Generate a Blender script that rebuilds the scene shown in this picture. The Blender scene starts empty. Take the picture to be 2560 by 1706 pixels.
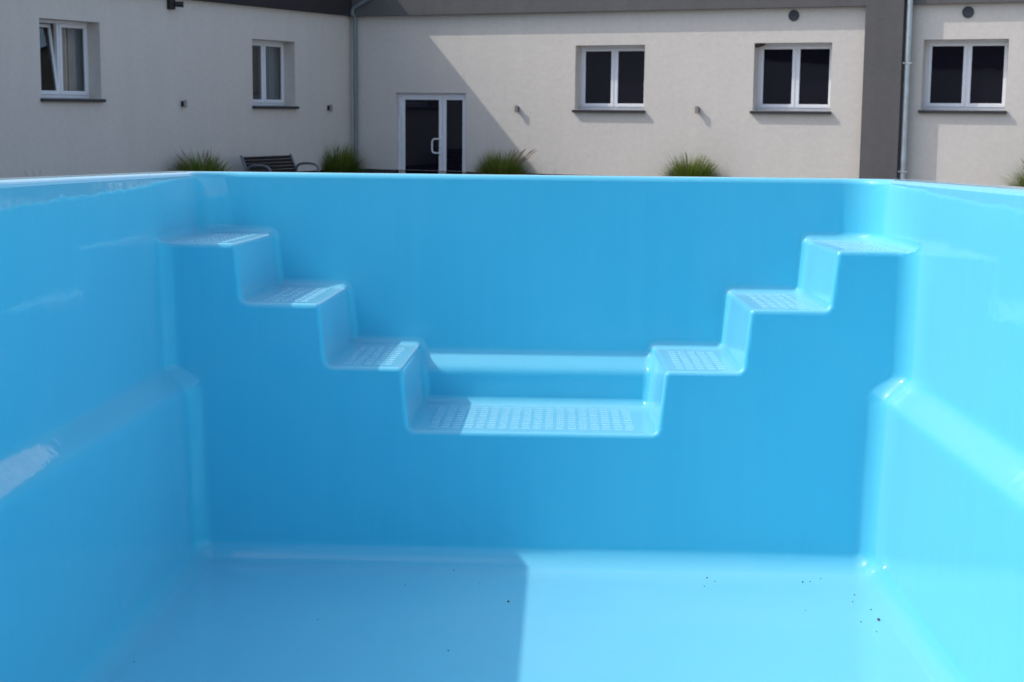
import bpy, math, random
import numpy as np
from mathutils import Matrix, Vector

scene = bpy.context.scene
col = scene.collection
random.seed(7)
R = math.radians

# ------------------------------------------------------------------ camera
EYE = Vector((0.0, 0.0, 1.80))
F_PX = 4000.0                                   # focal length in pixels of a 2560 wide frame


def m3(rows):
    return Matrix(rows)


def rot_pitch(p):
    c, s = math.cos(p), math.sin(p)
    return m3(((1, 0, 0), (0, c, -s), (0, s, c)))


def rot_roll(r):
    c, s = math.cos(r), math.sin(r)
    return m3(((c, 0, s), (0, 1, 0), (-s, 0, c)))


def rot_yaw(a):
    c, s = math.cos(a), math.sin(a)
    return m3(((c, -s, 0), (s, c, 0), (0, 0, 1)))


VIEW = rot_roll(0.0088) @ rot_pitch(0.1444)      # world -> view (x right, y forward, z up)
inv = VIEW.transposed()
right, fwd, up = inv @ Vector((1, 0, 0)), inv @ Vector((0, 1, 0)), inv @ Vector((0, 0, 1))
cam = bpy.data.cameras.new("camera")
cam.sensor_width = 36.0
cam.lens = F_PX / 2560.0 * 36.0
cam.clip_start = 0.05
cam.clip_end = 3000
cam.dof.use_dof = True
cam.dof.focus_distance = 6.3
cam.dof.aperture_fstop = 8.5
cam_o = bpy.data.objects.new("camera", cam)
col.objects.link(cam_o)
cam_o.matrix_world = Matrix(((right.x, up.x, -fwd.x, EYE.x), (right.y, up.y, -fwd.y, EYE.y),
                             (right.z, up.z, -fwd.z, EYE.z), (0, 0, 0, 1)))
scene.camera = cam_o

# ------------------------------------------------------------------ light
SUN = Vector((-0.98, 0.078, 1.0)).normalized()   # towards the sun
elev = math.asin(SUN.z)
world = bpy.data.worlds.new("World")
scene.world = world
world.use_nodes = True
wn = world.node_tree
wn.nodes.clear()
sky = wn.nodes.new("ShaderNodeTexSky")
sky.sky_type = 'NISHITA'
sky.sun_disc = False
sky.sun_elevation = elev
sky.sun_rotation = math.atan2(SUN.x, SUN.y)
sky.air_density = 1.0
sky.dust_density = 2.2
sky.ozone_density = 1.0
bg = wn.nodes.new("ShaderNodeBackground")
bg.inputs[1].default_value = 0.15
wo = wn.nodes.new("ShaderNodeOutputWorld")
tc = wn.nodes.new("ShaderNodeTexCoord")                      # thin broken cloud over the clear sky
mp = wn.nodes.new("ShaderNodeMapping")
mp.inputs["Scale"].default_value = (1.0, 1.0, 2.2)
wn.links.new(tc.outputs["Generated"], mp.inputs[0])
cn = wn.nodes.new("ShaderNodeTexNoise")
cn.inputs["Scale"].default_value = 2.6
cn.inputs["Detail"].default_value = 7
cn.inputs["Roughness"].default_value = 0.62
wn.links.new(mp.outputs[0], cn.inputs["Vector"])
cr = wn.nodes.new("ShaderNodeMapRange")
cr.inputs[1].default_value = 0.50
cr.inputs[2].default_value = 0.68
cr.inputs[3].default_value = 0.0
cr.inputs[4].default_value = 0.75
wn.links.new(cn.outputs["Fac"], cr.inputs[0])
cm = wn.nodes.new("ShaderNodeMix")
cm.data_type = 'RGBA'
cm.inputs[7].default_value = (5.6, 5.8, 6.2, 1)
wn.links.new(cr.outputs[0], cm.inputs[0])
wn.links.new(sky.outputs[0], cm.inputs[6])
wn.links.new(cm.outputs[2], bg.inputs[0])
wn.links.new(bg.outputs[0], wo.inputs[0])
sl = bpy.data.lights.new("sun", 'SUN')
sl.energy = 2.0
sl.angle = R(0.53)
sl.color = (1.0, 0.94, 0.86)
so = bpy.data.objects.new("sun", sl)
col.objects.link(so)
so.rotation_euler = SUN.to_track_quat('Z', 'Y').to_euler()
scene.view_settings.view_transform = 'Standard'
scene.view_settings.look = 'None'
scene.view_settings.gamma = 1.0
scene.view_settings.exposure = 0.55
scene.cycles.max_bounces = 8
scene.cycles.diffuse_bounces = 5
scene.cycles.glossy_bounces = 4
scene.cycles.blur_glossy = 0.6


# ------------------------------------------------------------------ materials
class Mat:
    def __init__(s, name):
        s.m = bpy.data.materials.new(name)
        s.m.use_nodes = True
        s.t = s.m.node_tree
        s.b = s.t.nodes["Principled BSDF"]

    def n(s, typ, **kw):
        nd = s.t.nodes.new(typ)
        for k, v in kw.items():
            setattr(nd, k, v)
        return nd

    def link(s, a, b):
        s.t.links.new(a, b)

    def set(s, **kw):
        names = dict(base="Base Color", rough="Roughness", metal="Metallic", ior="IOR", spec="Specular IOR Level",
                     coat="Coat Weight", sheen="Sheen Weight", sheenr="Sheen Roughness", coatr="Coat Roughness", trans="Transmission Weight", alpha="Alpha")
        for k, v in kw.items():
            s.b.inputs[names[k]].default_value = (*v, 1) if k == 'base' else v
        return s

    def coords(s, scale=(1, 1, 1), out="Object"):
        tc = s.n("ShaderNodeTexCoord")
        mp = s.n("ShaderNodeMapping")
        mp.inputs["Scale"].default_value = scale
        s.link(tc.outputs[out], mp.inputs[0])
        return mp.outputs[0]

    def noise(s, vec, scale, detail=3, rough=0.5):
        nz = s.n("ShaderNodeTexNoise")
        nz.inputs["Scale"].default_value = scale
        nz.inputs["Detail"].default_value = detail
        nz.inputs["Roughness"].default_value = rough
        s.link(vec, nz.inputs["Vector"])
        return nz.outputs["Fac"]

    def ramp(s, fac, stops):
        r = s.n("ShaderNodeValToRGB")
        e = r.color_ramp.elements
        while len(e) < len(stops):
            e.new(0.5)
        for el, (p, c) in zip(e, stops):
            el.position = p
            el.color = (*c, 1) if len(c) == 3 else c
        s.link(fac, r.inputs[0])
        return r.outputs[0]

    def maprange(s, fac, a, b, c, d):
        r = s.n("ShaderNodeMapRange")
        for i, v in enumerate((a, b, c, d)):
            r.inputs[i + 1].default_value = v
        s.link(fac, r.inputs[0])
        return r.outputs[0]

    def bump(s, h, dist, strength=1.0, prev=None):
        b = s.n("ShaderNodeBump")
        b.inputs["Strength"].default_value = strength
        b.inputs["Distance"].default_value = dist
        s.link(h, b.inputs["Height"])
        if prev:
            s.link(prev, b.inputs["Normal"])
        return b.outputs[0]


BLUE = (0.10, 0.57, 0.755)


def gelcoat(name, rough_lo, rough_hi, wav=0.0005, base=BLUE, sheen=0.28):
    m = Mat(name).set(base=base, ior=1.5, sheen=sheen, sheenr=0.4)   # sheen: milky paleness of sunlit faces, put into the material
    v = m.coords()
    streak = m.noise(m.coords((12, 12, 0.45)), 1.6, 5, 0.65)       # faint washed-down streaks of dust
    c = m.ramp(streak, [(0.42, base), (0.72, tuple(q + a for q, a in zip(base, (0.022, 0.018, 0.012))))])
    film = m.ramp(m.noise(v, 1.1, 5, 0.6), [(0.38, tuple(q * 0.975 for q in base)), (0.66, tuple(q + a for q, a in zip(base, (0.022, 0.012, 0.01))))])
    mxc = m.n("ShaderNodeMix", data_type='RGBA')
    mxc.inputs[0].default_value = 0.5
    m.link(c, mxc.inputs[6])
    m.link(film, mxc.inputs[7])
    geo = m.n("ShaderNodeNewGeometry")                              # paler where it faces up: sunlit paleness put into the colour
    sep = m.n("ShaderNodeSeparateXYZ")
    m.link(geo.outputs["Normal"], sep.inputs[0])
    top_pale = m.maprange(sep.outputs[2], 0.25, 1.0, 0.0, 0.62)
    patch = m.maprange(m.noise(v, 1.7, 5, 0.65), 0.3, 0.7, 0.8, 1.15)
    dm = m.n("ShaderNodeMath", operation='MULTIPLY')
    m.link(top_pale, dm.inputs[0])
    m.link(patch, dm.inputs[1])
    mxd = m.n("ShaderNodeMix", data_type='RGBA')
    m.link(dm.outputs[0], mxd.inputs[0])
    m.link(mxc.outputs[2], mxd.inputs[6])
    mxd.inputs[7].default_value = (0.24, 0.58, 0.73, 1)
    m.link(mxd.outputs[2], m.b.inputs["Base Color"])
    blot = m.noise(v, 2.3, 5, 0.6)
    mix = m.n("ShaderNodeMath", operation='MULTIPLY')
    m.link(streak, mix.inputs[0])
    m.link(blot, mix.inputs[1])
    m.link(m.maprange(mix.outputs[0], 0.12, 0.42, rough_lo, rough_hi), m.b.inputs["Roughness"])
    b1 = m.bump(m.noise(v, 4.5, 2, 0.45), wav * 3.0)
    b2 = m.bump(m.noise(v, 13, 4, 0.6), wav * 1.3, prev=b1)
    m.link(b2, m.b.inputs["Normal"])
    return m.m


def stucco(name, base, amp=0.06, grain=0.0022):
    m = Mat(name).set(rough=0.92, spec=0.2)
    v = m.coords()
    big = m.noise(v, 0.9, 5, 0.6)
    fine = m.noise(v, 60, 3, 0.6)
    streak = m.noise(m.coords((2.2, 2.2, 0.25)), 1.3, 4, 0.6)
    lo = tuple(q * (1 - amp) for q in base)
    hi = tuple(min(1, q * (1 + amp)) for q in base)
    mx = m.n("ShaderNodeMath", operation='ADD')
    m.link(big, mx.inputs[0])
    m.link(streak, mx.inputs[1])
    hf = m.n("ShaderNodeMath", operation='MULTIPLY')
    m.link(mx.outputs[0], hf.inputs[0])
    hf.inputs[1].default_value = 0.5
    base_c = m.ramp(hf.outputs[0], [(0.32, lo), (0.68, hi)])
    mott = m.maprange(m.noise(v, 11, 5, 0.7), 0.3, 0.7, 0.955, 1.045)
    mm = m.n("ShaderNodeVectorMath", operation='SCALE')
    m.link(base_c, mm.inputs[0])
    m.link(mott, mm.inputs["Scale"])
    m.link(mm.outputs[0], m.b.inputs["Base Color"])
    b = m.bump(m.noise(v, 6, 4, 0.6), 0.007)
    b = m.bump(fine, grain, prev=b)
    m.link(b, m.b.inputs["Normal"])
    return m.m


def plain(name, base, rough=0.5, metal=0.0, var=0.08, scale=8, spec=0.5):
    m = Mat(name).set(rough=rough, metal=metal, spec=spec)
    v = m.coords()
    n = m.noise(v, scale, 4, 0.6)
    m.link(m.ramp(n, [(0.3, tuple(q * (1 - var) for q in base)), (0.7, tuple(min(1, q * (1 + var)) for q in base))]),
           m.b.inputs["Base Color"])
    return m.m


M = {}
M['gel'] = gelcoat("blue_gelcoat", 0.015, 0.055, 0.0008)
M['tread'] = gelcoat("blue_gelcoat_tread", 0.05, 0.13, base=(0.10, 0.56, 0.75))
M['grip'] = gelcoat("blue_gelcoat_grip", 0.22, 0.34, base=(0.26, 0.65, 0.81), sheen=0.5)
M['wall'] = stucco("pale_stucco", (0.65, 0.612, 0.562), 0.035)
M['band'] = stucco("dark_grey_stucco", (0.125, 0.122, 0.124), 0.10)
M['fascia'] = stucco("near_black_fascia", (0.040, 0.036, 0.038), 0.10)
M['plinth'] = stucco("plinth_render", (0.075, 0.075, 0.085), 0.12)
M['frame'] = plain("white_plastic_frame", (0.78, 0.80, 0.84), 0.32, 0, 0.02)
M['sill'] = plain("anthracite_sheet_metal", (0.03, 0.03, 0.036), 0.45, 0.0, 0.1)
M['zinc'] = plain("galvanised_steel", (0.52, 0.58, 0.60), 0.48, 0.55, 0.16, 5)
M['zincdull'] = plain("dull_zinc_pipe", (0.22, 0.26, 0.29), 0.5, 0.35, 0.12, 5)
M['clamp'] = plain("bright_clamp_steel", (0.75, 0.76, 0.76), 0.25, 0.9, 0.05)
M['lampplate'] = plain("brushed_lamp_plate", (0.30, 0.28, 0.27), 0.4, 0.3, 0.05)
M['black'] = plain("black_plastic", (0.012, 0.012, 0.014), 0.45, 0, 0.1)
M['lens'] = plain("dark_lens_glass", (0.02, 0.02, 0.03), 0.08, 0, 0.02)
M['steel'] = plain("grey_painted_steel", (0.16, 0.17, 0.20), 0.4, 0.2, 0.08)
M['slat'] = plain("dark_brown_wood_slats", (0.020, 0.015, 0.014), 0.8, 0, 0.3, 14, 0.2)
M['louvre'] = plain("dark_vent_plastic", (0.05, 0.05, 0.055), 0.5, 0, 0.1)
M['dry'] = plain("dry_seed_heads", (0.23, 0.16, 0.13), 0.9, 0, 0.3, 20)
M['grit'] = plain("dark_grit", (0.07, 0.06, 0.055), 0.9, 0, 0.4, 200)
M['rust'] = plain("brown_wasp_nest", (0.05, 0.03, 0.022), 0.9, 0, 0.4, 60)


def glass_mat():
    m = Mat("dark_window_glass").set(base=(0.008, 0.007, 0.014), rough=0.02, ior=1.5)
    v = m.coords()
    b = m.bump(m.noise(v, 1.4, 2, 0.4), 0.0012)
    m.link(b, m.b.inputs["Normal"])
    return m.m


M['glass'] = glass_mat()
M['clearglass'] = Mat("clear_window_glass").set(base=(0.86, 0.9, 0.9), rough=0.0, ior=1.5, trans=1.0).m
M['curtain'] = plain("beige_sheet", (0.55, 0.47, 0.42), 0.9, 0, 0.05, 3)
M['net'] = plain("grey_net_curtain", (0.30, 0.34, 0.37), 0.9, 0, 0.05, 3)


def grass_mat():
    m = Mat("ornamental_grass").set(rough=0.6, spec=0.3)
    g = m.n("ShaderNodeNewGeometry")
    c = m.ramp(g.outputs["Random Per Island"], [(0.0, (0.06, 0.12, 0.014)), (0.5, (0.13, 0.21, 0.026)),
                                                (0.85, (0.25, 0.29, 0.05)), (1.0, (0.34, 0.27, 0.10))])
    m.link(c, m.b.inputs["Base Color"])
    return m.m


M['grass'] = grass_mat()


def ground_mat():
    m = Mat("concrete_pavers").set(rough=0.9)
    v = m.coords()
    br = m.n("ShaderNodeTexBrick")
    br.inputs["Scale"].default_value = 1.0
    br.inputs["Brick Width"].default_value = 0.4
    br.inputs["Row Height"].default_value = 0.2
    br.inputs["Mortar Size"].default_value = 0.006
    br.inputs["Color1"].default_value = (0.27, 0.26, 0.25, 1)
    br.inputs["Color2"].default_value = (0.22, 0.215, 0.205, 1)
    br.inputs["Mortar"].default_value = (0.10, 0.095, 0.085, 1)
    m.link(v, br.inputs["Vector"])
    m.link(br.outputs["Color"], m.b.inputs["Base Color"])
    m.link(m.bump(m.noise(v, 30, 4), 0.003), m.b.inputs["Normal"])
    return m.m


M['ground'] = ground_mat()


# ------------------------------------------------------------------ helpers
def empty(name, mat=None, label=None, cat=None, group=None):
    o = bpy.data.objects.new(name, None)
    col.objects.link(o)
    o.empty_display_size = 0.2
    if mat is not None:
        o.matrix_world = mat
    if label:
        tag(o, label, cat, group)
    return o


def tag(o, label, cat, group=None):
    o["label"] = label
    o["category"] = cat
    if group:
        o["group"] = group
    return o


class MB:
    def __init__(s):
        s.v, s.f = [], []

    def add(s, vs, fs):
        k = len(s.v)
        s.v += [tuple(v) for v in vs]
        s.f += [tuple(i + k for i in f) for f in fs]
        return s

    def box(s, x0, x1, y0, y1, z0, z1, ch=0.0, mat=None):
        if ch <= 0:
            vs = [(x, y, z) for z in (z0, z1) for y in (y0, y1) for x in (x0, x1)]
            fs = [(0, 2, 3, 1), (4, 5, 7, 6), (0, 1, 5, 4), (2, 6, 7, 3), (0, 4, 6, 2), (1, 3, 7, 5)]
        else:
            # box with chamfered edges (24 vertices)
            X, Y, Z = (x0, x1), (y0, y1), (z0, z1)
            vs, idx = [], {}
            for i in (0, 1):
                for j in (0, 1):
                    for k in (0, 1):
                        sx, sy, sz = (1, -1)[i] * ch, (1, -1)[j] * ch, (1, -1)[k] * ch
                        for a, p in enumerate(((X[i], Y[j] + sy, Z[k] + sz), (X[i] + sx, Y[j], Z[k] + sz),
                                               (X[i] + sx, Y[j] + sy, Z[k]))):
                            idx[(i, j, k, a)] = len(vs)
                            vs.append(p)
            fs = []
            for i in (0, 1):
                q = [idx[(i, 0, 0, 0)], idx[(i, 1, 0, 0)], idx[(i, 1, 1, 0)], idx[(i, 0, 1, 0)]]
                fs.append(q if i else q[::-1])
                q = [idx[(0, i, 0, 1)], idx[(0, i, 1, 1)], idx[(1, i, 1, 1)], idx[(1, i, 0, 1)]]
                fs.append(q if i else q[::-1])
                q = [idx[(0, 0, i, 2)], idx[(1, 0, i, 2)], idx[(1, 1, i, 2)], idx[(0, 1, i, 2)]]
                fs.append(q if i else q[::-1])
            for i in (0, 1):
                for j in (0, 1):
                    q = [idx[(i, j, 0, 0)], idx[(i, j, 0, 1)], idx[(i, j, 1, 1)], idx[(i, j, 1, 0)]]
                    fs.append(q if i == j else q[::-1])
                    q = [idx[(i, 0, j, 0)], idx[(i, 0, j, 2)], idx[(i, 1, j, 2)], idx[(i, 1, j, 0)]]
                    fs.append(q[::-1] if i == j else q)
                    q = [idx[(0, i, j, 1)], idx[(0, i, j, 2)], idx[(1, i, j, 2)], idx[(1, i, j, 1)]]
                    fs.append(q if i == j else q[::-1])
            for i in (0, 1):
                for j in (0, 1):
                    for k in (0, 1):
                        q = [idx[(i, j, k, 0)], idx[(i, j, k, 1)], idx[(i, j, k, 2)]]
                        fs.append(q if (i + j + k) % 2 else q[::-1])
        if mat is not None:
            vs = [mat @ Vector(v) for v in vs]
        return s.add(vs, fs)

    def tube(s, pts, r, n=12, cap=True):
        pts = [Vector(p) for p in pts]
        rs = r if isinstance(r, (list, tuple)) else [r] * len(pts)
        vs, fs = [], []
        prev = None
        for i, p in enumerate(pts):
            a = pts[max(i - 1, 0)]
            b = pts[min(i + 1, len(pts) - 1)]
            t = (b - a).normalized()
            if prev is None:
                ref = Vector((0, 0, 1)) if abs(t.z) < 0.9 else Vector((1, 0, 0))
                u = t.cross(ref).normalized()
            else:
                u = (prev - t * prev.dot(t)).normalized()
            prev = u
            w = t.cross(u)
            for k in range(n):
                an = 2 * math.pi * k / n
                vs.append(p + (u * math.cos(an) + w * math.sin(an)) * rs[i])
        for i in range(len(pts) - 1):
            for k in range(n):
                fs.append((i * n + k, i * n + (k + 1) % n, (i + 1) * n + (k + 1) % n, (i + 1) * n + k))
        if cap:
            fs.append(tuple(range(n))[::-1])
            fs.append(tuple((len(pts) - 1) * n + k for k in range(n)))
        return s.add(vs, fs)

    def build(s, name, mat, parent=None, smooth=False, label=None):
        me = bpy.data.meshes.new(name)
        me.from_pydata(s.v, [], s.f)
        me.validate()
        me.update()
        if smooth:
            me.polygons.foreach_set("use_smooth", [True] * len(me.polygons))
            try:
                me.set_sharp_from_angle(angle=R(40))
            except Exception:
                pass
        o = bpy.data.objects.new(name, me)
        col.objects.link(o)
        me.materials.append(mat)
        if parent is not None:
            o.parent = parent
        if label:
            o["label"] = label
        return o


def copy_tree(o, parent=None):
    c = o.copy()
    col.objects.link(c)
    if parent is not None:
        c.parent = parent
    for ch in list(o.children):
        copy_tree(ch, c)
    return c


# ------------------------------------------------------------------ ground
g = MB()
g.add([(-220, -220, 0), (220, -220, 0), (220, 220, 0), (-220, 220, 0)], [(0, 1, 2, 3)])
go = g.build("ground", M['ground'])
go["kind"] = "structure"
go["label"] = "grey concrete paving of the courtyard"

# ------------------------------------------------------------------ swimming pool shell (an iso-surface of rounded volumes)
POOL_FROM = rot_roll(0.0106) @ rot_pitch(0.11592) @ rot_yaw(-0.03124)   # pool -> view
PR = inv @ POOL_FROM                                                   # pool -> world rotation
PC = Vector((0.103, 0.0, 0.082))                                       # the eye in the pool's own frame
PT = EYE - PR @ PC
POOL_M = Matrix.Translation(PT) @ PR.to_4x4()
UPW = (PR[2][0], PR[2][1], PR[2][2], PT.z)                              # world height as a function of pool coords

Z1, Z2, Z3, Z4 = -0.251, -0.469, -0.701, -0.935
A1_, A2_, A3_ = 1.097, 0.789, 0.483
YF = 5.828
ZFLOOR = -1.43


def r_int(a, b, r):
    return np.minimum(-r, np.maximum(a, b)) + np.hypot(np.maximum(a + r, 0), np.maximum(b + r, 0))


def r_uni(a, b, r):
    return -r_int(-a, -b, r)


def sm(t):
    t = np.clip(t, 0, 1)
    return t * t * (3 - 2 * t)


def ledge(z, e, hgt):
    t = (z + 0.79) / hgt

    def sp(q):
        return e * np.logaddexp(0, q / e)

    def sg(q):
        return 0.5 * (1 + np.tanh(q / (2 * e)))
    return sp(t) - sp(t - 1), (sg(t) - sg(t - 1)) / hgt


def stair(ax, z):
    d = Z1 - z
    for a, zt, zn in ((A1_, Z1, Z2), (A2_, Z2, Z3), (A3_, Z3, Z4)):
        v = ax - (a + 0.1 * (z - zt))
        d = r_uni(d, r_int(v, zn - z, 0.026), 0.016)
    return d


def field(x, y, z):
    """signed distance-like value of the solid shell: negative inside"""
    ax = np.abs(x)
    rp, drp = ledge(z, 0.15, 0.068)
    rb, drb = ledge(z, 0.17, 0.055)
    wu, wl = 1.390 + 0.03 * z + 0.38 * np.maximum(0, z + 0.15) ** 2, 1.283 + 0.04 * (z + 0.79)
    w = wl + (wu - wl) * rp
    side = (ax - w) / np.sqrt(1 + ((wu - wl) * drp) ** 2)
    yb = 6.505 + 0.075 * rb
    back = (y - yb) / np.sqrt(1 + (0.075 * drb) ** 2)
    front = y - (YF + 0.012 * (z - Z1))
    floor = ZFLOOR - z
    a0 = r_int(front, floor, 0.08)
    side = r_int(side, -0.5 - y, 0.15)
    a1 = r_int(stair(ax, z), r_int(back, side, 0.17), 0.035)
    a0 = r_int(a0, side, 0.075)
    air = r_uni(a0, a1, 0.0005 + 0.016 * sm((w - 0.01 - ax) / 0.06))
    solid = r_int(-air, z, 0.024)
    o = np.maximum(np.maximum(ax - 1.53, y - 6.70), -0.62 - y)
    o = np.minimum(o + 0.05, np.maximum(o, -0.06 - z))
    solid = r_int(solid, o, 0.012)
    wz = UPW[0] * x + UPW[1] * y + UPW[2] * z + UPW[3]
    return np.maximum(solid, 0.004 - wz)


def surface_nets(xs, ys, zs):
    X, Y, Z = np.meshgrid(xs, ys, zs, indexing='ij')
    F = field(X, Y, Z)
    del X, Y, Z
    ins = F < 0
    nx, ny, nz = len(xs), len(ys), len(zs)
    cnt = np.zeros((nx - 1, ny - 1, nz - 1), np.int8)
    for i in (0, 1):
        for j in (0, 1):
            for k in (0, 1):
                cnt += ins[i:nx - 1 + i, j:ny - 1 + j, k:nz - 1 + k]
    act = (cnt > 0) & (cnt < 8)
    ids = -np.ones(act.shape, np.int64)
    ci, cj, ck = np.nonzero(act)
    ids[ci, cj, ck] = np.arange(len(ci))
    acc = np.zeros((len(ci), 3))
    num = np.zeros(len(ci))
    corners = [(i, j, k) for i in (0, 1) for j in (0, 1) for k in (0, 1)]
    for a in corners:
        for b in corners:
            if a < b and sum(abs(p - q) for p, q in zip(a, b)) == 1:
                fa = F[ci + a[0], cj + a[1], ck + a[2]]
                fb = F[ci + b[0], cj + b[1], ck + b[2]]
                m = (fa < 0) != (fb < 0)
                t = np.where(m, fa / np.where(m, fa - fb, 1), 0)
                for d, g_, c in ((0, xs, ci), (1, ys, cj), (2, zs, ck)):
                    pa, pb = g_[c + a[d]], g_[c + b[d]]
                    acc[:, d] += np.where(m, pa + t * (pb - pa), 0)
                num += m
    P = acc / num[:, None]
    P0 = P.copy()
    cell = np.stack([np.diff(xs)[ci], np.diff(ys)[cj], np.diff(zs)[ck]], 1)

    def grad(P):
        e = 5e-4
        G = np.empty_like(P)
        for d in range(3):
            a, b = P.copy(), P.copy()
            a[:, d] += e
            b[:, d] -= e
            G[:, d] = (field(a[:, 0], a[:, 1], a[:, 2]) - field(b[:, 0], b[:, 1], b[:, 2])) / (2 * e)
        return G
    for _ in range(4):
        G = grad(P)
        f = field(P[:, 0], P[:, 1], P[:, 2])
        st = -f[:, None] * G / np.maximum((G * G).sum(1), 0.05)[:, None]
        P = P + np.clip(st, -cell * 0.5, cell * 0.5)
        P = np.clip(P, P0 - cell * 0.75, P0 + cell * 0.75)
    G = grad(P)
    N = G / np.maximum(np.linalg.norm(G, axis=1), 1e-6)[:, None]
    quads = []
    for ax in range(3):
        sl0 = [slice(1, -1)] * 3
        sl1 = [slice(1, -1)] * 3
        sl0[ax] = slice(0, -1)
        sl1[ax] = slice(1, None)
        a, b = ins[tuple(sl0)], ins[tuple(sl1)]
        ii = np.nonzero(a != b)
        pos = a[ii]
        idx = [ii[d] + (0 if d == ax else 1) for d in range(3)]
        u, v = (ax + 1) % 3, (ax + 2) % 3

        def q(du, dv):
            t = [idx[0].copy(), idx[1].copy(), idx[2].copy()]
            t[u] = t[u] - 1 + du
            t[v] = t[v] - 1 + dv
            return ids[t[0], t[1], t[2]]
        Q = np.stack([q(0, 0), q(1, 0), q(1, 1), q(0, 1)], 1)
        Q[~pos] = Q[~pos][:, ::-1]
        quads.append(Q)
    return P, N, np.concatenate(quads)


def steps(*seg):
    out = []
    for a, b, h in seg:
        out.append(np.arange(a, b - h * 0.5, h))
    out.append([seg[-1][1]])
    return np.concatenate(out)


xs = steps((-1.573, 1.573, 0.0102),) + 0.0003
ys = steps((-0.68, -0.3, 0.03), (-0.3, 5.66, 0.07), (5.66, 6.74, 0.0095)) + 0.0004
zs = steps((-1.83, -1.49, 0.04), (-1.49, -1.30, 0.014), (-1.30, -0.97, 0.02), (-0.97, 0.032, 0.0095)) + 0.0007
VP, VN, VQ = surface_nets(xs, ys, zs)
cen = VP[VQ].mean(1)
ax_c = np.abs(cen[:, 0])
part = np.zeros(len(VQ), int)                                        # 0 shell
part[(cen[:, 2] < ZFLOOR + 0.055) & (ax_c < 1.22) & (cen[:, 1] < 5.80) & (cen[:, 1] > -0.45) & (cen[:, 2] > ZFLOOR - 0.03)] = 1
st = stair(ax_c, cen[:, 2])
on = (np.abs(st) < 0.012) & (cen[:, 1] > YF - 0.02) & (ax_c < 1.34) & (cen[:, 1] < 6.545)
for n_, lo_, hi_, zl in ((2, A2_ + 0.01, 9, Z2 + 0.015), (3, A3_ + 0.01, A2_ + 0.01, Z3 + 0.015), (4, -1, A3_ + 0.01, -9)):
    pass
t1 = on & (cen[:, 2] > Z2 + 0.012) & (ax_c > A2_ + 0.02)
t2 = on & ~t1 & (cen[:, 2] > Z3 + 0.012) & (ax_c > A3_ + 0.02)
t3 = on & ~t1 & ~t2 & (cen[:, 2] > Z4 + 0.012)
t4 = on & ~t1 & ~t2 & ~t3
for n_, tt in ((2, t1), (4, t2), (6, t3)):
    part[tt & (cen[:, 0] < 0)] = n_
    part[tt & (cen[:, 0] >= 0)] = n_ + 1
part[t4] = 8
part[(cen[:, 2] > -0.045)] = 9


def pool_part(name, k, mat, label=None):
    q = VQ[part == k]
    u, invx = np.unique(q, return_inverse=True)
    q2 = invx.reshape(q.shape)
    me = bpy.data.meshes.new(name)
    me.from_pydata(VP[u].tolist(), [], q2.tolist())
    me.polygons.foreach_set("use_smooth", [True] * len(me.polygons))
    me.update()
    me.normals_split_custom_set_from_vertices(VN[u].tolist())
    me.materials.append(mat)
    o = bpy.data.objects.new(name, me)
    col.objects.link(o)
    o.parent = pool
    if label:
        o["label"] = label
    return o


pool = empty("swimming_pool", POOL_M, "empty light blue fibreglass swimming pool shell with moulded steps", "swimming pool")
pool_part("shell", 0, M['gel'])
pool_part("floor", 1, M['gel'])
pool_part("rim", 9, M['gel'])
side_name = {0: "left", 1: "right"}
stepo = {}
for lvl, k0, word in ((0, 2, "highest"), (1, 4, "middle"), (2, 6, "lowest")):
    for s_ in (0, 1):
        stepo[(lvl, s_)] = pool_part("step", k0 + s_, M['tread'], word + " step of the " + side_name[s_] + " flight, with grip pattern")
seat = pool_part("seat", 8, M['tread'], "wide low bench seat between the two flights of steps")


def grip(xa, xb, ncol, z, parent, ya, yb, nrow):
    mb = MB()
    px_, py_ = (xb - xa) / ncol, (yb - ya) / nrow
    h = 0.0016
    for i in range(ncol):
        for j in range(nrow):
            x0 = xa + px_ * i + px_ * 0.14
            x1 = xa + px_ * (i + 1) - px_ * 0.14
            y0 = ya + py_ * j + py_ * 0.12
            y1 = y0 + py_ * 0.46
            c = 0.0012
            mb.add([(x0, y0, z), (x1, y0, z), (x1, y1, z), (x0, y1, z),
                    (x0 + c, y0 + c, z + h), (x1 - c, y0 + c, z + h), (x1 - c, y1 - c, z + h), (x0 + c, y1 - c, z + h)],
                   [(4, 5, 6, 7), (0, 1, 5, 4), (1, 2, 6, 5), (2, 3, 7, 6), (3, 0, 4, 7)])
            nd = 4                                                   # row of little studs between the bars
            w = (x1 - x0) / nd
            for k in range(nd):
                a0_, a1_ = x0 + w * k + w * 0.25, x0 + w * (k + 1) - w * 0.25
                b0_, b1_ = y0 + py_ * 0.62, y0 + py_ * 0.75
                mb.add([(a0_, b0_, z), (a1_, b0_, z), (a1_, b1_, z), (a0_, b1_, z),
                        (a0_ + .0006, b0_ + .0006, z + h * .8), (a1_ - .0006, b0_ + .0006, z + h * .8),
                        (a1_ - .0006, b1_ - .0006, z + h * .8), (a0_ + .0006, b1_ - .0006, z + h * .8)],
                       [(4, 5, 6, 7), (0, 1, 5, 4), (1, 2, 6, 5), (2, 3, 7, 6), (3, 0, 4, 7)])
    return mb.build("grip_pattern", M['grip'], parent)


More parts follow.
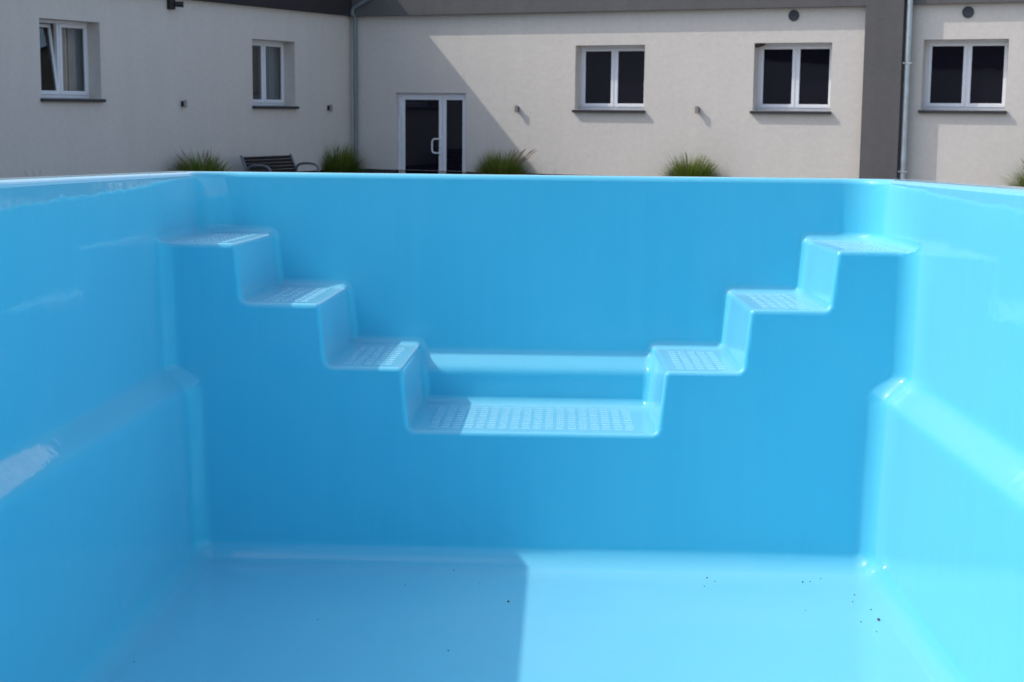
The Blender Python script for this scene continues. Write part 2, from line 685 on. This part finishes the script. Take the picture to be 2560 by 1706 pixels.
for lvl, (xa, xb, zz) in enumerate(((1.145, 1.335, Z1), (0.84, 1.02, Z2), (0.525, 0.72, Z3))):
    ya_, yb_ = YF + 0.07, 6.505 - (0.0 if lvl < 2 else 0.05)
    if lvl == 0:
        xa, xb = 1.14, 1.30
    grip(-xb, -xa, 5, zz - 0.0003, stepo[(lvl, 0)], ya_, yb_, 9)
    grip(xa, xb, 5, zz - 0.0003, stepo[(lvl, 1)], ya_, yb_, 9)
grip(-0.395, 0.385, 18, Z4 - 0.0003, seat, YF + 0.07, 6.42, 10)

# bits of grit lying on the pool floor
grit_xy = [(-0.279, 5.70), (-0.066, 5.301), (-0.231, 4.75), (-1.155, 4.581), (-0.436, 5.489), (-0.176, 5.523), (-0.679, 5.051),
           (0.64, 5.662), (0.664, 5.615), (0.62, 5.548), (0.978, 5.627), (1.007, 5.639), (1.05, 5.68), (1.135, 5.472),
           (1.113, 5.383), (1.16, 5.17), (1.158, 5.292), (1.098, 5.145), (1.128, 5.038), (0.934, 5.264)]
grit_size = [3.5, 7.5, 4.5, 4, 3, 3, 3, 5, 4, 3.5, 6, 3.5, 4, 4, 4, 9, 4.5, 4.5, 3.5, 3]
for i, ((gx, gy), gs) in enumerate(zip(grit_xy, grit_size)):
    mb = MB()
    rr = random.Random(50 + i)
    vs, fs = [], []
    nlat, nlon = 4, 7
    rad = gs * 0.0006
    for a in range(nlat + 1):
        for b in range(nlon):
            th, ph = math.pi * a / nlat, 2 * math.pi * b / nlon
            q = rad * rr.uniform(0.65, 1.15)
            vs.append((q * math.sin(th) * math.cos(ph) * 1.3, q * math.sin(th) * math.sin(ph), q * 0.7 * math.cos(th) + rad * 0.62))
    for a in range(nlat):
        for b in range(nlon):
            fs.append((a * nlon + b, (a + 1) * nlon + b, (a + 1) * nlon + (b + 1) % nlon, a * nlon + (b + 1) % nlon))
    mb.add(vs, fs)
    o = mb.build("pebble" if i == 15 else "grit", M['grit'])
    o.matrix_world = POOL_M @ Matrix.Translation((gx, gy, ZFLOOR)) @ Matrix.Rotation(rr.uniform(0, 6), 4, 'Z')
    if i == 15:
        tag(o, "largest brown pebble on the sunlit pool floor near the right corner", "pebble")
    elif i == 1:
        tag(o, "round black speck on the shaded pool floor just left of the shadow edge", "grit")
    elif gx > 0.3:
        tag(o, "tiny dark speck of grit on the sunlit half of the pool floor", "grit", "specks on the sunlit floor")
    else:
        tag(o, "tiny dark speck of grit on the shaded half of the pool floor", "grit", "specks on the shaded floor")

# ------------------------------------------------------------------ the building
YAW = R(26.3)
CORNER = Vector((-3.569, 35.535, 0.0))
MW = Matrix.Translation(CORNER) @ Matrix.Rotation(-YAW, 4, 'Z')            # sunlit wing: x along the wall, y inwards
MG = Matrix.Translation(CORNER) @ Matrix.Rotation(math.pi / 2 - YAW, 4, 'Z')   # shaded wing: x = 0 at the corner, wall at x < 0


def wall_sheet(x0, x1, z0, z1, holes, depth, y=0.0):
    """front face with rectangular holes and their reveals; holes = (xa, xb, za, zb)"""
    mb = MB()
    xsb = sorted({x0, x1, *[h[0] for h in holes], *[h[1] for h in holes]})
    zsb = sorted({z0, z1, *[h[2] for h in holes], *[h[3] for h in holes]})
    for xa, xb in zip(xsb, xsb[1:]):
        for za, zb in zip(zsb, zsb[1:]):
            cx_, cz_ = (xa + xb) / 2, (za + zb) / 2
            if any(h[0] < cx_ < h[1] and h[2] < cz_ < h[3] for h in holes):
                continue
            mb.add([(xa, y, za), (xb, y, za), (xb, y, zb), (xa, y, zb)], [(0, 1, 2, 3)])
    for xa, xb, za, zb in holes:
        d = y + depth
        mb.add([(xa, y, za), (xa, d, za), (xa, d, zb), (xa, y, zb)], [(0, 1, 2, 3)])
        mb.add([(xb, y, za), (xb, y, zb), (xb, d, zb), (xb, d, za)], [(0, 1, 2, 3)])
        mb.add([(xa, y, zb), (xa, d, zb), (xb, d, zb), (xb, y, zb)], [(0, 1, 2, 3)])
        mb.add([(xa, y, za), (xb, y, za), (xb, d, za), (xa, d, za)], [(0, 1, 2, 3)])
    return mb


def frame_ring(mb, xa, xb, za, zb, y0, y1, t, tb=None, mat=None):
    tb = tb or t
    mb.box(xa, xb, y0, y1, za, za + tb, 0.006, mat)
    mb.box(xa, xb, y0, y1, zb - t, zb, 0.006, mat)
    mb.box(xa, xa + t, y0 + 0.001, y1 - 0.001, za + tb, zb - t, 0.006, mat)
    mb.box(xb - t, xb, y0 + 0.001, y1 - 0.001, za + tb, zb - t, 0.006, mat)


def window(parent, xa, xb, za, zb, dep=0.27, tilted=False, y=0.0, label=None, pane_sheets=None):
    y0 = y + dep
    mb = MB()
    frame_ring(mb, xa, xb, za, zb, y0, y0 + 0.07, 0.055, 0.06)
    mid = (xa + xb) / 2
    mb.box(mid - 0.03, mid + 0.03, y0 + 0.002, y0 + 0.068, za + 0.06, zb - 0.055, 0.005)
    w = mb.build("window", M['frame'], parent, label=label)
    for i, (a, b) in enumerate(((xa + 0.05, mid - 0.014), (mid + 0.014, xb - 0.05))):
        c, d = za + 0.055, zb - 0.05
        T = None
        if tilted and i == tilted - 1:
            T = Matrix.Translation((0, y0, c)) @ Matrix.Rotation(-R(7.5), 4, 'X') @ Matrix.Translation((0, -y0, -c))
        sb = MB()
        frame_ring(sb, a, b, c, d, y0 - 0.016, y0 + 0.04, 0.062, 0.07, T)
        s_ = sb.build("sash", M['frame'], w)
        p = MB()
        p.box(a + 0.058, b - 0.058, y0 + 0.004, y0 + 0.02, c + 0.066, d - 0.058, 0, T)
        p.build("pane", M['clearglass'] if pane_sheets else M['glass'], w)
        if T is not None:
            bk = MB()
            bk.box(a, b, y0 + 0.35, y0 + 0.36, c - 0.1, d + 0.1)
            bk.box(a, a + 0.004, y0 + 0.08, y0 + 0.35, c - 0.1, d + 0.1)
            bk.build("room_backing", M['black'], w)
    for (ca, cb_, cm_) in (pane_sheets or ()):  # wavy pale sheets added behind the clear panes
        cu = MB()
        n_ = 60
        vs = []
        for q in range(n_ + 1):
            xx = ca + (cb_ - ca) * q / n_
            yy = y0 + 0.13 + 0.018 * math.sin(xx * 62.0) + 0.006 * math.sin(xx * 147.0)
            vs += [(xx, yy, za), (xx, yy, zb)]
        cu.add(vs, [(2 * q, 2 * q + 2, 2 * q + 3, 2 * q + 1) for q in range(n_)])
        cu.build("curtain", M[cm_], w, True)
    hb = MB()
    hb.box(mid - 0.012, mid + 0.012, y0 - 0.03, y0 - 0.017, (za + zb) / 2 - 0.5, (za + zb) / 2 - 0.47, 0.003)
    sl_ = MB()
    sl_.add([(xa - 0.03, y - 0.075, za - 0.010), (xb + 0.03, y - 0.075, za - 0.010), (xb + 0.03, y0 + 0.0, za + 0.006), (xa - 0.03, y0 + 0.0, za + 0.006),
             (xa - 0.03, y - 0.075, za - 0.062), (xb + 0.03, y - 0.075, za - 0.062), (xb + 0.03, y - 0.001, za - 0.062), (xa - 0.03, y - 0.001, za - 0.062),
             (xb + 0.03, y - 0.001, za - 0.006), (xa - 0.03, y - 0.001, za - 0.006)],
            [(0, 1, 2, 3), (4, 5, 1, 0), (7, 6, 5, 4), (1, 5, 6, 8), (0, 9, 7, 4)])
    sl_.build("sill", M['sill'], w)
    return w


BT = 5.23          # top of the parapet
# --- sunlit wing
wing = empty("building", MW, "pale stucco building wing in the sun with white door and dark parapet band", "building")
win_r = [(5.37, 6.89, 1.79, 3.08), (9.16, 10.69, 1.80, 3.09)]
door_h = (1.126, 2.84, 0.0, 2.11)
PB = 3.745         # underside of the dark band
hl = win_r + [door_h]
wall_sheet(0.0, 11.345, 0.455, PB + 0.02, [h for h in win_r] + [(1.126, 2.84, 0.455, 2.11)], 0.36).build("wall", M['wall'], wing)
pm = wall_sheet(0.0, 1.126, 0.0, 0.455, [], 0, 0.03)
pm.add([(0, 0, .455), (0, .03, .455), (1.126, .03, .455), (1.126, 0, .455)], [(0, 1, 2, 3)])
pm.add([(2.84, 0, .455), (2.84, .03, .455), (11.345, .03, .455), (11.345, 0, .455)], [(0, 1, 2, 3)])
pm.add([(2.84, .03, 0), (11.345, .03, 0), (11.345, .03, .455), (2.84, .03, .455)], [(0, 1, 2, 3)])
pm.build("plinth", M['plinth'], wing)
mb = MB()
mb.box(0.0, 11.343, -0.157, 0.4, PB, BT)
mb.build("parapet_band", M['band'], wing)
mb = MB()
mb.box(11.343, 12.05, -0.162, 0.5, 0.0, BT + 0.003)
mb.build("pilaster", M['band'], wing)
SB = 0.10
wall_sheet(12.05, 21.0, 0.455, 3.78, [(12.38, 13.915, 1.84, 3.125), (16.2, 17.7, 1.83, 3.12)], 0.36, SB).build("wall", M['wall'], wing, label="pale wall segment right of the pilaster")
wall_sheet(12.05, 21.0, 0.0, 0.455, [], 0, SB + 0.03).build("plinth", M['plinth'], wing)
mb = MB()
mb.box(12.052, 21.0, SB - 0.123, 0.5, 3.765, BT)
mb.build("parapet_band", M['band'], wing)
mb = MB()
mb.box(-0.02, 21.02, -0.19, 0.55, BT + 0.003, BT + 0.05)
mb.build("coping", M['sill'], wing)
mb = MB()
mb.box(-0.02, 21.0, 7.5, 7.8, 0, BT)
mb.box(20.75, 20.99, 0.51, 7.49, 0, BT)
mb.build("rear_wall", M['wall'], wing)
mb = MB()
mb.box(0.41, 20.7, 0.56, 7.49, 4.6, 4.8)
mb.build("roof", M['sill'], wing)
window(wing, *win_r[0], label="window nearer the door, in the middle of the sunlit wall")
w2 = window(wing, *win_r[1], label="window beside the dark pilaster, with a brown nest in its top corner")
window(wing, 12.38, 13.915, 1.84, 3.125, y=SB, label="window right of the galvanised downpipe")
window(wing, 16.2, 17.7, 1.83, 3.12, y=SB)
nb = MB()
nb.tube([(9.17, 0.05, 3.05), (9.27, 0.06, 3.06), (9.36, 0.07, 3.075)], [0.05, 0.04, 0.015], 8)
nb.build("nest", M['rust'], w2, True)
# dark rooms behind the glass
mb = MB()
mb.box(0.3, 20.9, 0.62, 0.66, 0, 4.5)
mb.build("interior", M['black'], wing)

# glazed door: wide leaf, narrow leaf
DD = 0.10
mb = MB()
mb.box(1.128, 1.20, DD, DD + 0.08, 0.0, 2.108, 0.005)
mb.box(2.79, 2.838, DD, DD + 0.08, 0.0, 2.108, 0.005)
mb.box(1.20, 2.79, DD + 0.001, DD + 0.079, 2.04, 2.108, 0.005)
door = mb.build("door", M['frame'], wing, label="white double glazed door in the shaded end of the wall")


def leaf(a, b):
    mb = MB()
    t = 0.085
    mb.box(a, b, DD - 0.018, DD + 0.05, 0.02, 0.14, 0.005)
    mb.box(a, b, DD - 0.018, DD + 0.05, 1.965, 2.055, 0.005)
    mb.box(a, a + t, DD - 0.017, DD + 0.049, 0.14, 1.965, 0.005)
    mb.box(b - t, b, DD - 0.017, DD + 0.049, 0.14, 1.965, 0.005)
    l_ = mb.build("door_leaf", M['frame'], door)
    p = MB()
    p.box(a + t - 0.004, b - t + 0.004, DD + 0.004, DD + 0.02, 0.136, 1.969)
    p.build("pane", M['glass'], door)
    return l_


leaf(1.215, 2.225)
leaf(2.235, 2.80)
hb = MB()
hx, hy = 2.18, DD - 0.02
pts = [(hx, hy, 1.135), (hx, hy - 0.05, 1.135)]
for k in range(0, 7):
    an = math.pi / 2 * k / 6
    pts.append((hx - 0.10 - 0.07 * math.sin(an), hy - 0.055, 1.065 + 0.07 * math.cos(an)))
for k in range(0, 7):
    an = math.pi / 2 * k / 6
    pts.append((hx - 0.10 - 0.07 * math.cos(an), hy - 0.055, 0.905 - 0.07 * math.sin(an)))
pts += [(hx, hy - 0.05, 0.835), (hx, hy, 0.835)]
hb.tube(pts, 0.017, 8)
hb.box(hx - 0.022, hx + 0.022, hy - 0.012, hy + 0.001, 0.80, 1.17, 0.004)
hb.build("handle", M['frame'], door, True)
hb = MB()
hb.box(hx - 0.007, hx + 0.007, hy - 0.015, hy - 0.012, 0.93, 0.955)
hb.build("keyhole", M['black'], door)
for xx in (1.205, 2.80):
    for zz in (1.86, 1.67, 0.95, 0.2):
        hg = MB()
        hg.box(xx - 0.018, xx + 0.018, DD - 0.035, DD - 0.0185, zz - 0.045, zz + 0.045, 0.004)
        hg.tube([(xx, DD - 0.04, zz - 0.055), (xx, DD - 0.04, zz + 0.055)], 0.011, 8)
        hg.build("hinge", M['frame'], door)

# round vents


def vent(parent, x, z, y):
    n = 28
    mb = MB()
    ring_o = [(x + 0.105 * math.cos(2 * math.pi * k / n), z + 0.105 * math.sin(2 * math.pi * k / n)) for k in range(n)]
    ring_i = [(x + 0.088 * math.cos(2 * math.pi * k / n), z + 0.088 * math.sin(2 * math.pi * k / n)) for k in range(n)]
    vs = [(a, y, b) for a, b in ring_o] + [(a, y - 0.02, b) for a, b in ring_o] + [(a, y - 0.02, b) for a, b in ring_i] + [(a, y - 0.002, b) for a, b in ring_i]
    fs = []
    for r_ in range(3):
        for k in range(n):
            fs.append((r_ * n + k, r_ * n + (k + 1) % n, (r_ + 1) * n + (k + 1) % n, (r_ + 1) * n + k))
    fs.append(tuple(3 * n + k for k in range(n)))
    mb.add(vs, fs)
    v = mb.build("vent", M['louvre'], parent)
    lb = MB()
    for k in range(6):
        zz = z - 0.07 + 0.028 * k
        hw = math.sqrt(max(0.0001, 0.086 ** 2 - (zz - z) ** 2))
        lb.add([(x - hw, y - 0.018, zz - 0.008), (x + hw, y - 0.018, zz - 0.008), (x + hw, y - 0.004, zz + 0.008), (x - hw, y - 0.004, zz + 0.008)],
               [(0, 1, 2, 3)])
    lb.build("louvre", M['steel'], v)
    return v


vent(wing, 9.927, 3.60, -0.001)
vent(wing, 13.166, 3.61, SB - 0.001)

# downpipes
dp = MB()
dp.tube([(0.155, -0.085, 0.0), (0.155, -0.085, 3.70), (0.155, -0.20, 3.80)] + [(0.155, -0.20, 3.86), (0.19, -0.20, 3.93), (0.60, -0.20, 4.12), (0.68, -0.20, 4.2), (0.68, -0.20, 5.1)], 0.045, 14)
dp.tube([(0.155, -0.085, 2.20), (0.155, -0.085, 2.27)], 0.050, 14)
d1 = dp.build("downpipe", M['zincdull'], wing, True, label="dull zinc downpipe in the shaded inner corner")
for zz in (0.75, 2.3):
    cb = MB()
    cb.tube([(0.155, -0.085, zz), (0.155, -0.085, zz + 0.03)], 0.052, 14)
    cb.box(0.145, 0.165, -0.04, 0.0, zz, zz + 0.03)
    cb.build("clamp", M['zincdull'], d1, True)
dp = MB()
px2, py2 = 12.142, -0.078
dp.tube([(px2, py2, 0.0), (px2, py2, 2.76)], 0.052, 16)
dp.tube([(px2, py2, 2.74), (px2, py2, 5.1)], 0.056, 16)
dp.tube([(px2, py2, 2.78), (px2, py2, 2.79)], 0.06, 16)
dp.tube([(px2, py2, 0.90), (px2, py2, 0.97)], 0.0555, 16)
d2 = dp.build("downpipe", M['zinc'], wing, True, label="bright galvanised downpipe beside the dark pilaster")
for zz in (0.68, 2.68):
    cb = MB()
    cb.tube([(px2, py2, zz), (px2, py2, zz + 0.028)], 0.058, 16)
    cb.box(px2 - 0.085, px2 - 0.05, py2 - 0.03, py2 - 0.01, zz - 0.002, zz + 0.03, 0.003)
    cb.box(px2 + 0.05, px2 + 0.085, py2 - 0.03, py2 - 0.01, zz - 0.002, zz + 0.03, 0.003)
    cb.tube([(px2 - 0.02, py2 - 0.06, zz + 0.014), (px2 - 0.02, py2 - 0.075, zz + 0.014)], 0.012, 8)
    cb.build("clamp", M['clamp'], d2, True)

# --- shaded wing on the left (x is negative from the corner)
gw = empty("building", MG, "pale stucco building wing in the shade with two windows, left of the corner", "building")
win_l = [(-9.66, -8.178, 1.905, 3.21), (-3.69, -2.19, 1.81, 3.12)]
wall_sheet(-44.0, -0.0, 0.455, PB + 0.03, win_l, 0.36).build("wall", M['wall'], gw)
pm = wall_sheet(-44.0, -0.0, 0.0, 0.455, [], 0, 0.03)
pm.add([(-44, 0, .455), (-44, .03, .455), (0, .03, .455), (0, 0, .455)], [(0, 1, 2, 3)])
pm.build("plinth", M['plinth'], gw)
mb = MB()
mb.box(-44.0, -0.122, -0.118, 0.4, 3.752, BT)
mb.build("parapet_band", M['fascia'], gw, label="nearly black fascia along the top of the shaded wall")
mb = MB()
mb.box(-44.0, -0.165, -0.15, 0.55, BT + 0.003, BT + 0.05)
mb.build("coping", M['sill'], gw)
mb = MB()
mb.box(-44, -0.3, 7.5, 7.8, 0, BT)
mb.box(-44, -43.75, 0.51, 7.49, 0, BT)
mb.build("rear_wall", M['wall'], gw)
mb = MB()                                           # unseen courtyard side behind the camera, added to darken window reflections
mb.box(-44.6, -44.003, -42.0, -0.2, 0.0, PB)
mb.build("wall", M['wall'], gw)
mb = MB()  # upper band of the same added wing
mb.box(-44.7, -43.9, -42.0, -0.2, PB + 0.002, 6.4)
mb.build("parapet_band", M['band'], gw)
mb = MB()
mb.box(-43.7, -0.41, 0.56, 7.49, 4.6, 4.8)
mb.build("roof", M['sill'], gw)
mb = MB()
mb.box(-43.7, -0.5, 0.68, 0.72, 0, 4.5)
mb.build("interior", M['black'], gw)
window(gw, *win_l[0], tilted=1, label="window with its left sash tipped open", pane_sheets=((-8.90, -8.57, 'curtain'), (-8.56, -8.2, 'net')))
window(gw, *win_l[1], label="closed window nearer the downpipe", pane_sheets=((-3.66, -3.35, 'curtain'), (-2.92, -2.22, 'net')))


# --- wall lamps: a small bracket with an upright plate in front
def wall_lamp(M_, x, z, label):
    e = empty("wall_lamp", M_ @ Matrix.Translation((x, 0, z)), label, "lamp", "small wall lamps")
    a = MB()
    a.box(-0.036, 0.036, -0.096, -0.070, -0.072, 0.072, 0.004)
    a.build("lamp_plate", M['lampplate'], e)
    b = MB()
    b.box(-0.028, 0.028, -0.070, 0.0, -0.05, 0.05, 0.004)
    b.build("bracket", M['black'], e)
    return e


wall_lamp(MW, 4.075, 1.79, "small wall lamp casting a shadow, between the door and the nearest window")
wall_lamp(MW, 8.045, 1.805, "small wall lamp casting a shadow, between the two sunlit windows")
wall_lamp(MG, -5.95, 1.83, "small wall lamp in shade between the tipped window and the closed window")
wall_lamp(MG, -0.96, 1.775, "small wall lamp in shade between the closed window and the corner downpipe")

# --- black security camera high on the shaded wall
e = empty("security_camera", MG @ Matrix.Translation((-6.26, 0, 3.64)), "black security camera mounted high on the shaded wall", "camera")
a = MB()
a.box(-0.07, 0.075, -0.09, 0.0, -0.10, 0.16, 0.008)
a.build("mounting_box", M['black'], e)
a = MB()
a.tube([(0.06, -0.05, -0.005), (0.10, -0.10, -0.005)], 0.035, 12)
a.tube([(0.07, -0.08, 0.0), (0.14, -0.20, -0.005)], [0.048, 0.052], 16)
b_ = a.build("housing", M['black'], e, True)
a = MB()
a.tube([(0.138, -0.197, -0.005), (0.148, -0.214, -0.0055)], [0.056, 0.056], 16)
a.build("lens_ring", M['lens'], b_, True)


# --- bench at the shaded wall
bench = empty("park_bench", MG @ Matrix.Translation((-3.75, -0.75, 0)), "dark slatted park bench with curved grey metal arms at the shaded wall", "bench")
BL = 0.84          # half length
for k in range(5):
    t0, t1 = k / 5.0, (k + 0.80) / 5.0
    mb = MB()
    # the backrest leans back towards the wall (local +y)
    za, zb = 0.50 + 0.33 * t0, 0.50 + 0.33 * t1
    ya_, yb_ = 0.24 + 0.15 * t0, 0.24 + 0.15 * t1
    L_ = BL - 0.02
    mb.add([(-L_, ya_, za), (L_, ya_, za), (L_, yb_, zb), (-L_, yb_, zb), (-L_, ya_ + .03, za - .01), (L_, ya_ + .03, za - .01), (L_, yb_ + .03, zb - .01), (-L_, yb_ + .03, zb - .01)],
           [(0, 1, 2, 3), (5, 4, 7, 6), (3, 2, 6, 7), (4, 5, 1, 0), (0, 3, 7, 4), (1, 5, 6, 2)])
    mb.build("backrest_slat", M['slat'], bench)
for k in range(5):
    mb = MB()
    y0_ = -0.27 + k * 0.10
    mb.box(-BL + 0.02, BL - 0.02, y0_, y0_ + 0.08, 0.43, 0.46, 0.006)
    mb.build("seat_slat", M['slat'], bench)
for sx in (-BL, BL):
    mb = MB()
    mb.tube([(sx, 0.16, 0.02), (sx, 0.20, 0.40), (sx, 0.255, 0.50), (sx, 0.34, 0.70), (sx, 0.405, 0.84)], 0.028, 10)
    mb.tube([(sx, -0.30, 0.02), (sx, -0.27, 0.42), (sx, 0.20, 0.42)], 0.024, 10)
    fr = mb.build("side_frame", M['steel'], bench, True)
    mb = MB()
    pts = [(sx, 0.27, 0.56)]
    for k in range(13):
        an = math.pi * (1.0 - k / 12.0)
        pts.append((sx, -0.03 - 0.27 * math.cos(an) * -1 * -1, 0.555 + 0.11 * math.sin(an) ** 0.6 if math.sin(an) > 0 else 0.555))
    pts = [(sx, 0.26, 0.52), (sx, 0.25, 0.58), (sx, 0.20, 0.635), (sx, 0.10, 0.66), (sx, -0.05, 0.665), (sx, -0.18, 0.65), (sx, -0.26, 0.60), (sx, -0.28, 0.52), (sx, -0.27, 0.43)]
    mb.tube(pts, 0.026, 10)
    mb.build("armrest", M['steel'], bench, True)


# --- ornamental grass tufts
def grass_plant(loc, h, w, n, seed, label, spikes=0, lean=(0, 0)):
    e = empty("grass_plant", Matrix.Translation(loc), label, "plant", "ornamental grasses along the walls")
    rr = random.Random(seed)
    mb = MB()
    for i in range(n):
        a = rr.uniform(0, 2 * math.pi)
        r0 = 0.20 * math.sqrt(rr.random())
        base = Vector((r0 * math.cos(a), r0 * math.sin(a), 0))
        a2 = a + rr.gauss(0, 0.35)
        d = Vector((math.cos(a2), math.sin(a2), 0))
        L_ = h * rr.uniform(0.75, 1.18) * (1.0 if rr.random() < 0.95 else 1.15)
        spread = rr.random() ** 0.8
        th0 = 0.05 + 0.75 * spread                     # lean at the root
        bend = rr.uniform(0.6, 1.35) * (0.30 + 0.9 * spread)
        wd = rr.uniform(0.003, 0.0075)
        side_ = d.cross(Vector((0, 0, 1)))
        side_ = (side_ * math.cos(rr.uniform(-1, 1)) + d * math.sin(rr.uniform(-1, 1)) * 0.5).normalized()
        p = base.copy()
        seg = 7
        vs = []
        for k in range(seg + 1):
            t = k / seg
            th = th0 + bend * t ** 1.6
            if k:
                p = p + (d * math.sin(th) * (w / h) + Vector((0, 0, 1)) * math.cos(th)) * (L_ / seg)
            ww = wd * (1 - t ** 2.2) + 0.0004
            vs += [p - side_ * ww, p + side_ * ww]
        mb.add(vs, [(2 * k, 2 * k + 1, 2 * k + 3, 2 * k + 2) for k in range(seg)])
    mb.build("foliage", M['grass'], e, True)
    if spikes:
        sb = MB()
        for i in range(spikes):
            a = rr.uniform(0, 2 * math.pi)
            r0 = rr.uniform(0.1, 0.5)
            top = Vector((r0 * math.cos(a) + lean[0], r0 * math.sin(a) * 0.5 + lean[1], h * rr.uniform(0.85, 1.15)))
            pts = [Vector((0, 0, 0.05)).lerp(top, t) + Vector((0, 0, 0.12 * math.sin(math.pi * t))) for t in (0, .35, .7, 0.85, 1.0)]
            sb.tube(pts, [0.002, 0.002, 0.003, 0.010, 0.002], 5)
        sb.build("seed_heads", M['dry'], e, True)
    return e


def WP(x, y, z=0):
    return MW @ Vector((x, y, z))


def GP(x, y, z=0):
    return MG @ Vector((x, y, z))


grass_plant(GP(-6.12, -0.55), 0.88, 0.72, 4200, 11, "wide olive grass tuft at the shaded wall, left of the bench", 16)
grass_plant(WP(0.07, -0.75), 0.96, 0.74, 4200, 12, "green grass tuft in front of the corner downpipe, right of the bench", 5)
grass_plant(WP(3.92, -0.45), 0.88, 0.72, 4200, 13, "green grass tuft with brown seed heads, right of the glazed door", 26, (0.40, -0.1))
grass_plant(WP(8.1, -0.45), 0.88, 0.68, 4200, 14, "sunlit yellow green grass tuft below the wall between two windows", 8, (0.3, 0))
grass_plant(WP(14.72, -0.45), 0.92, 0.8, 2800, 15, "grass tuft cut by the right edge, beyond the pilaster", 6)

# dry stalks at the far left end of the shaded wall
dry = MB()
rr = random.Random(3)
for k in range(14):
    a = rr.uniform(-1, 1)
    tip = Vector((a * 0.22, rr.uniform(-.1, .1), rr.uniform(0.45, 0.78)))
    dry.tube([(0, 0, 0), tip * 0.5 + Vector((0, 0, 0.05)), tip], [0.006, 0.004, 0.002], 5)
do = dry.build("dry_plant", M['dry'])
do.location = GP(-10.35, -0.4)
tag(do, "small bare dry stalks at the left end of the shaded wall", "plant")
